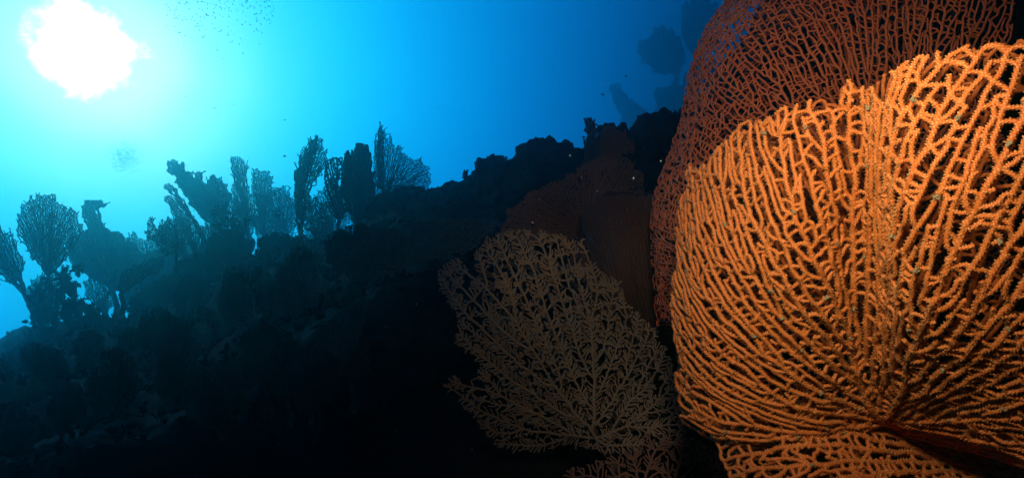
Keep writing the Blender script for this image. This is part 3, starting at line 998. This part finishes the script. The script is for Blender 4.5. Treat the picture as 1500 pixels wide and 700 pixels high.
# ------------------------------------------------------------------ soft corals and feather stars (dark clumps)
def clump(name, label, cat, spots, d, seed, group=None, arms=16):
    """a dark bushy clump: one stalk per spot, each with many short bent arms"""
    rng = np.random.default_rng(seed)
    c0 = np.mean([s[:2] for s in spots], axis=0)
    E = tag(empty(name, at(c0[0], max(s[1] + s[2] for s in spots), d)), label, cat, group)
    P, R = [], []
    for (x, y, r) in spots:
        c = np.array([x, y, d])
        for a in range(arms):
            th = rng.random() * 2 * math.pi
            ln = r * (0.6 + 0.6 * rng.random())
            dz = rng.normal(0, 0.5) * r / F * d
            pts = []
            b = rng.normal(0, 0.5)
            for s in np.linspace(0, 1, 6):
                t2 = th + b * s
                pts.append((x + math.cos(t2) * ln * s, y + math.sin(t2) * ln * s * 0.9, d + dz * s))
            pts = np.array(pts)
            W = at(pts[:, 0], pts[:, 1], pts[:, 2])
            P.append(W)
            R.append(np.linspace(1.9, 1.0, 6) / F * d * (0.7 + 0.6 * rng.random()))
            for s in range(1, 6):                       # pinnules
                for sg in (-1, 1):
                    t3 = th + b * s / 5 + sg * 1.1
                    l2 = r * 0.28 * (1 - 0.1 * s)
                    e = pts[s] + np.array([math.cos(t3) * l2, math.sin(t3) * l2, rng.normal(0, 0.1) * r / F * d])
                    P.append(at(np.array([pts[s][0], e[0]]), np.array([pts[s][1], e[1]]), np.array([pts[s][2], e[2]])))
                    R.append(np.array([1.1, 0.7]) / F * d)
    V_, F_, _ = tubes(P, R, 5)
    mesh_obj('arms', V_, None, M['black'], E, flat4=F_)
    PB = []
    RB = []
    for (x, y, r) in spots:
        PB.append(at(np.array([x, x + 2, x + 3]), np.array([y - r * 0.2, y + r * 0.5, y + r * 1.1]), np.full(3, d)))
        RB.append(np.array([r * 0.34, r * 0.42, r * 0.3]) / F * d)
    V_, F_, _ = tubes(PB, RB, 8, ring=0.02, knob=0.12, rng=rng)
    mesh_obj('stalk', V_, None, M['black'], E, flat4=F_)
    return E


clump('soft_coral', 'black ragged soft coral in front of the rounded lattice fan', 'soft coral', [(92, 405, 16), (112, 396, 8), (104, 418, 15), (88, 426, 13), (117, 391, 6)], 7.8, 3)
clump('soft_coral', 'black soft coral mass sloping down right of the ragged one', 'soft coral', [(112, 446, 16), (132, 456, 15), (146, 466, 12), (96, 452, 16), (78, 462, 14)], 7.7, 4)
clump('feather_star', 'dark feather star perched among the pale fans, biggest of its kind', 'feather star', [(324, 312, 14), (340, 326, 11), (356, 328, 11), (320, 330, 8)], 8.2, 5)
clump('feather_star', 'small dark feather star at the foot of the pale fan beside the tallest one', 'feather star', [(404, 311, 7)], 10.5, 6, arms=12)


# ------------------------------------------------------------------ fish
def fish_mesh(name):
    bm = bmesh.new()
    n, m = 9, 8
    rings = []
    prof = [(0, .02, .02), (.08, .10, .07), (.22, .19, .11), (.40, .23, .12), (.58, .19, .10), (.74, .11, .06), (.84, .055, .03), (.90, .06, .02), (1.0, .17, .008)]
    for x, h, w in prof:
        rings.append([bm.verts.new((x - .5, w * math.cos(a), h * math.sin(a))) for a in [2 * math.pi * k / m for k in range(m)]])
    for a, b in zip(rings[:-1], rings[1:]):
        for k in range(m):
            bm.faces.new((a[k], a[(k + 1) % m], b[(k + 1) % m], b[k]))
    bm.faces.new(rings[0])
    bm.faces.new(rings[-1])
    for sg, x0, x1, hh in ((1, -.2, .28, .16), (-1, .0, .26, .13)):           # dorsal and anal fin
        v = [bm.verts.new((x, y, z)) for x, z in ((x0, .17 * sg), (x0 + .14, (.2 + hh) * sg), (x1, (.12 + hh * .6) * sg), (x1 + .03, .09 * sg)) for y in (-.008, .008)]
        for k in range(0, 6, 2):
            bm.faces.new((v[k], v[k + 1], v[k + 3], v[k + 2]))
        bm.faces.new((v[0], v[2], v[4], v[6]))
        bm.faces.new((v[1], v[7], v[5], v[3]))
    me = bpy.data.meshes.new(name)
    bm.to_mesh(me)
    bm.free()
    for p in me.polygons:
        p.use_smooth = True
    me.materials.append(M['fish'])
    return me


FISH = fish_mesh('fish')


def put_fish(px, py, d, lpx, rot, label, group=None):
    o = bpy.data.objects.new('fish', FISH)
    COL.objects.link(o)
    o.location = at(px, py, d)
    s = lpx / F * d
    o.scale = (s, s, s)
    o.rotation_euler = rot
    tag(o, label, 'fish', group)


rf = random.Random(4)
for lab, x, y, d, l, rot in [
    ('small dark fish hovering over the ridge, left of the rounded coral head', 697, 239, 3.4, 8, (0.0, -1.2, 0.3)),
    ('dark fish at the lower left, just above the ridge at the left edge', 37, 471, 5.6, 10, (0, 0.05, 0.2)),
    ('tiny fish over the tall oval fan', 394, 252, 6.5, 5, (0, 0.5, 0.4)),
    ('tiny pale fish in open water above the pale fans', 417, 229, 7.0, 5, (0, 0, 0.5)),
    ('tiny fish between the pale fan and the tall oval fan', 403, 284, 6.2, 5, (0, 0.3, 0.9)),
    ('tiny fish highest in open water over the middle', 417, 176, 9.0, 3, (0, 0.2, 0.4)),
    ('tiny fish in dark blue water nearest the thin hazy fan', 883, 139, 9.0, 7, (0, -0.2, 0.3)),
    ('tiny fish in dark blue water above the rounded brown fan', 917, 112, 9.0, 6, (0, 0.5, 0.3)),
    ('tiny fish just left of the narrow upright fan', 855, 201, 3.6, 6, (0, 0, 0.2)),
    ('lone tiny fish right of the sun glare', 272, 142, 10.0, 3, (0, .2, .3)),
    ('lone tiny fish below the school, right of the sun glare', 314, 158, 10.0, 3, (0, -.3, .2)),
    ('tiny fish over the spiky pale fan in plain blue water', 640, 158, 9.0, 3, (0, .4, .2)),
]:
    put_fish(x, y, d, l, rot, lab)
SCH_LAB = 'tiny dark fish in the dense school under the surface right of the sun'
k = 0
while k < 270:
    x = 242 + rf.random() * 170
    y = -8 + abs(rf.gauss(0, 1)) * 42
    w = 1 - ((x - 318) / 84) ** 2
    if w < 0 or y > 14 + 92 * max(0, w) ** 0.7 or rf.random() > 1.1 - y / 110:
        continue
    put_fish(x, y, 10 + rf.random() * 3, 1.9 + rf.random() * 1.3, (rf.uniform(-.3, .3), rf.uniform(-.9, .9), rf.uniform(0, 6.28)), SCH_LAB, 'school of tiny fish under the surface')
    k += 1

# a far second school that reads as one smudge
rngs = np.random.default_rng(9)
SV, SF = [], []
fv = np.array([v.co for v in FISH.vertices])
ff = [list(p.vertices) for p in FISH.polygons]
nfar = 1500
for k in range(nfar):
    p = rngs.normal(0, 1, 3)
    c = at(182 + p[0] * 13, 226 + p[1] * 11 + 4, 24.0 + p[2] * 0.4)
    a = rngs.random() * 6.28
    s = 1.25 / F * 24.0
    Rm = np.array([[math.cos(a), -math.sin(a), 0], [math.sin(a), math.cos(a), 0], [0, 0, 1]])
    SF += [[i + len(SV) * len(fv) for i in f] for f in ff]
    SV.append(fv @ Rm.T * s + c)
tag(mesh_obj('fish_school', np.vstack(SV), SF, M['fish']), 'faint far fish school, a smudge below the sun glare', 'fish', kind='stuff')

# ------------------------------------------------------------------ small growths clinging to the orange fan
gm = None


def growth_mesh():
    bm = bmesh.new()
    r_ = random.Random(3)
    for k in range(7):
        mat = Matrix.Translation((r_.uniform(-.6, .6), r_.uniform(-.3, .3), r_.uniform(-.35, .35))) @ Matrix.Diagonal((r_.uniform(.3, .6), r_.uniform(.2, .4), r_.uniform(.2, .4), 1))
        bmesh.ops.create_icosphere(bm, subdivisions=2, radius=1.0, matrix=mat)
    for v in bm.verts:
        v.co *= 1 + 0.35 * noise.noise(v.co * 3.0)
    for k in range(5):
        a = r_.uniform(0, 6.28)
        e = Vector((math.cos(a) * 1.5, r_.uniform(-.3, .1), math.sin(a) * 1.3))
        s = e.cross(Vector((0, 1, 0))).normalized() * 0.12
        y = Vector((0, 0.12, 0))
        vs = [bm.verts.new(q) for q in (s, y, -s, -y)]
        t = bm.verts.new(e)
        for i in range(4):
            bm.faces.new((vs[i], vs[(i + 1) % 4], t))
    me = bpy.data.meshes.new('brittle_star')
    bm.to_mesh(me)
    bm.free()
    for p in me.polygons:
        p.use_smooth = True
    me.materials.append(M['growth'])
    return me


GM = growth_mesh()
rngg = np.random.default_rng(77)
cand = np.vstack([spA, spL])
# keep those in view
u = cand[:, 1] * CP + cand[:, 2] * SP
px_ = 750 + cand[:, 0] / u * F
py_ = 350 - (-cand[:, 1] * SP + cand[:, 2] * CP) / u * F
ok = (px_ > 1060) & (px_ < 1495) & (py_ > 80) & (py_ < 690)
cand = cand[ok]
pick = []
for i in rngg.permutation(len(cand)):
    if all(np.linalg.norm(cand[i] - cand[j]) > 0.03 for j in pick):
        pick.append(i)
    if len(pick) >= 44:
        break
for i in pick:
    o = bpy.data.objects.new('brittle_star', GM)
    COL.objects.link(o)
    p = cand[i]
    o.location = p - p / np.linalg.norm(p) * 0.0042
    s = 0.0022 + 0.0013 * rngg.random()
    o.scale = (s, s, s)
    o.rotation_euler = tuple(rngg.uniform(-.6, .6, 3) + np.array([0, rngg.uniform(0, 6.28), 0]))
    tag(o, 'tiny pale tan brittle star clinging to the orange fan', 'brittle star', 'brittle stars on the orange fan')

# ------------------------------------------------------------------ tufts over the reef: short weed and small corals
rngt = np.random.default_rng(21)
P, R = [], []
NT = 5200
rows = np.clip(ROWS_B + np.abs(rngt.normal(0, 30, NT)).astype(int), 0, ROWS_B + 80)
cols = rngt.integers(20, NX - 30, NT)
for a, b in zip(rows, cols):
    fa, fb = rngt.random(2)
    p = (REEF[a, b] * (1 - fa) + REEF[a + 1, b] * fa) * (1 - fb) + (REEF[a, b + 1] * (1 - fa) + REEF[a + 1, b + 1] * fa) * fb
    dd = np.linalg.norm(p)
    h = (0.012 + 0.028 * rngt.random()) * min(2.4, dd / 3)
    for k in range(5):
        v = rngt.normal(0, 0.6, 3) + np.array([0, -0.1, 0.9])
        v /= np.linalg.norm(v)
        e = p + v * h
        m = (p + e) / 2 + rngt.normal(0, 0.12, 3) * h
        P.append(np.array([p - v * 0.03, m, e]))
        R.append(np.array([0.14, 0.17, 0.08]) * h * 1.2)
V_, F_, _ = tubes(P, R, 4)
tag(mesh_obj('reef_growth', V_, None, M['reef'], flat4=F_), 'short dark weed and stubby growth covering the reef slope', 'weed', kind='stuff')

# ------------------------------------------------------------------ drifting specks lit by the strobe
SV, SF = [], []
bm = bmesh.new()
bmesh.ops.create_icosphere(bm, subdivisions=1, radius=1.0)
iv = np.array([v.co for v in bm.verts])
iff = [[v.index for v in f.verts] for f in bm.faces]
bm.free()
specks = [(835, 228, 1.0, 2.2), (852, 260, 1.0, 1.8), (780, 326, .9, 2.0), (928, 261, .8, 2.2), (968, 236, .8, 1.5), (468, 412, 1.2, 1.4), (610, 445, 1.0, 1.3), (790, 292, 1.0, 1.5), (883, 125, 1.1, 1.4), (875, 280, .9, 1.2)]
for k in range(70):
    specks.append((rngt.uniform(0, 980), rngt.uniform(300, 700), rngt.uniform(.7, 1.8), rngt.uniform(.5, 1.0)))
for k in range(90):
    specks.append((rngt.uniform(0, 980), rngt.uniform(0, 330), rngt.uniform(1.5, 4.0), rngt.uniform(.35, .7)))
for x, y, d, r in specks:
    c = at(x, y, d)
    SF += [[i + len(SV) * len(iv) for i in f] for f in iff]
    SV.append(iv * (r / F * d) * rngt.uniform(.6, 1.2, 3) + c)
tag(mesh_obj('drifting_specks', np.vstack(SV), SF, M['speck']), 'pale specks drifting in the water', 'specks', kind='stuff')

# ------------------------------------------------------------------ the water itself
HX, HY0, HY1, HZ0, HZ1 = 29.0, -7.5, 31.0, -7.6, 23.0
bm = bmesh.new()
bmesh.ops.create_cube(bm, size=1.0)
for v in bm.verts:
    v.co = Vector((v.co.x * 2 * HX, HY0 + (v.co.y + .5) * (HY1 - HY0), HZ0 + (v.co.z + .5) * (HZ1 - HZ0)))
me = bpy.data.meshes.new('haze')
bm.to_mesh(me)
bm.free()
hm, t, o = new_mat('haze')
pv = nd(t, 'ShaderNodeVolumePrincipled')
pv.inputs['Color'].default_value = (0.09, 0.84, 0.99, 1)
pv.inputs['Density'].default_value = 0.045
pv.inputs['Anisotropy'].default_value = 0.91
t.links.new(pv.outputs[0], o.inputs['Volume'])
me.materials.append(hm)
ho = bpy.data.objects.new('haze', me)
COL.objects.link(ho)
tag(ho, 'blue sea water fading far things', 'water', kind='stuff')
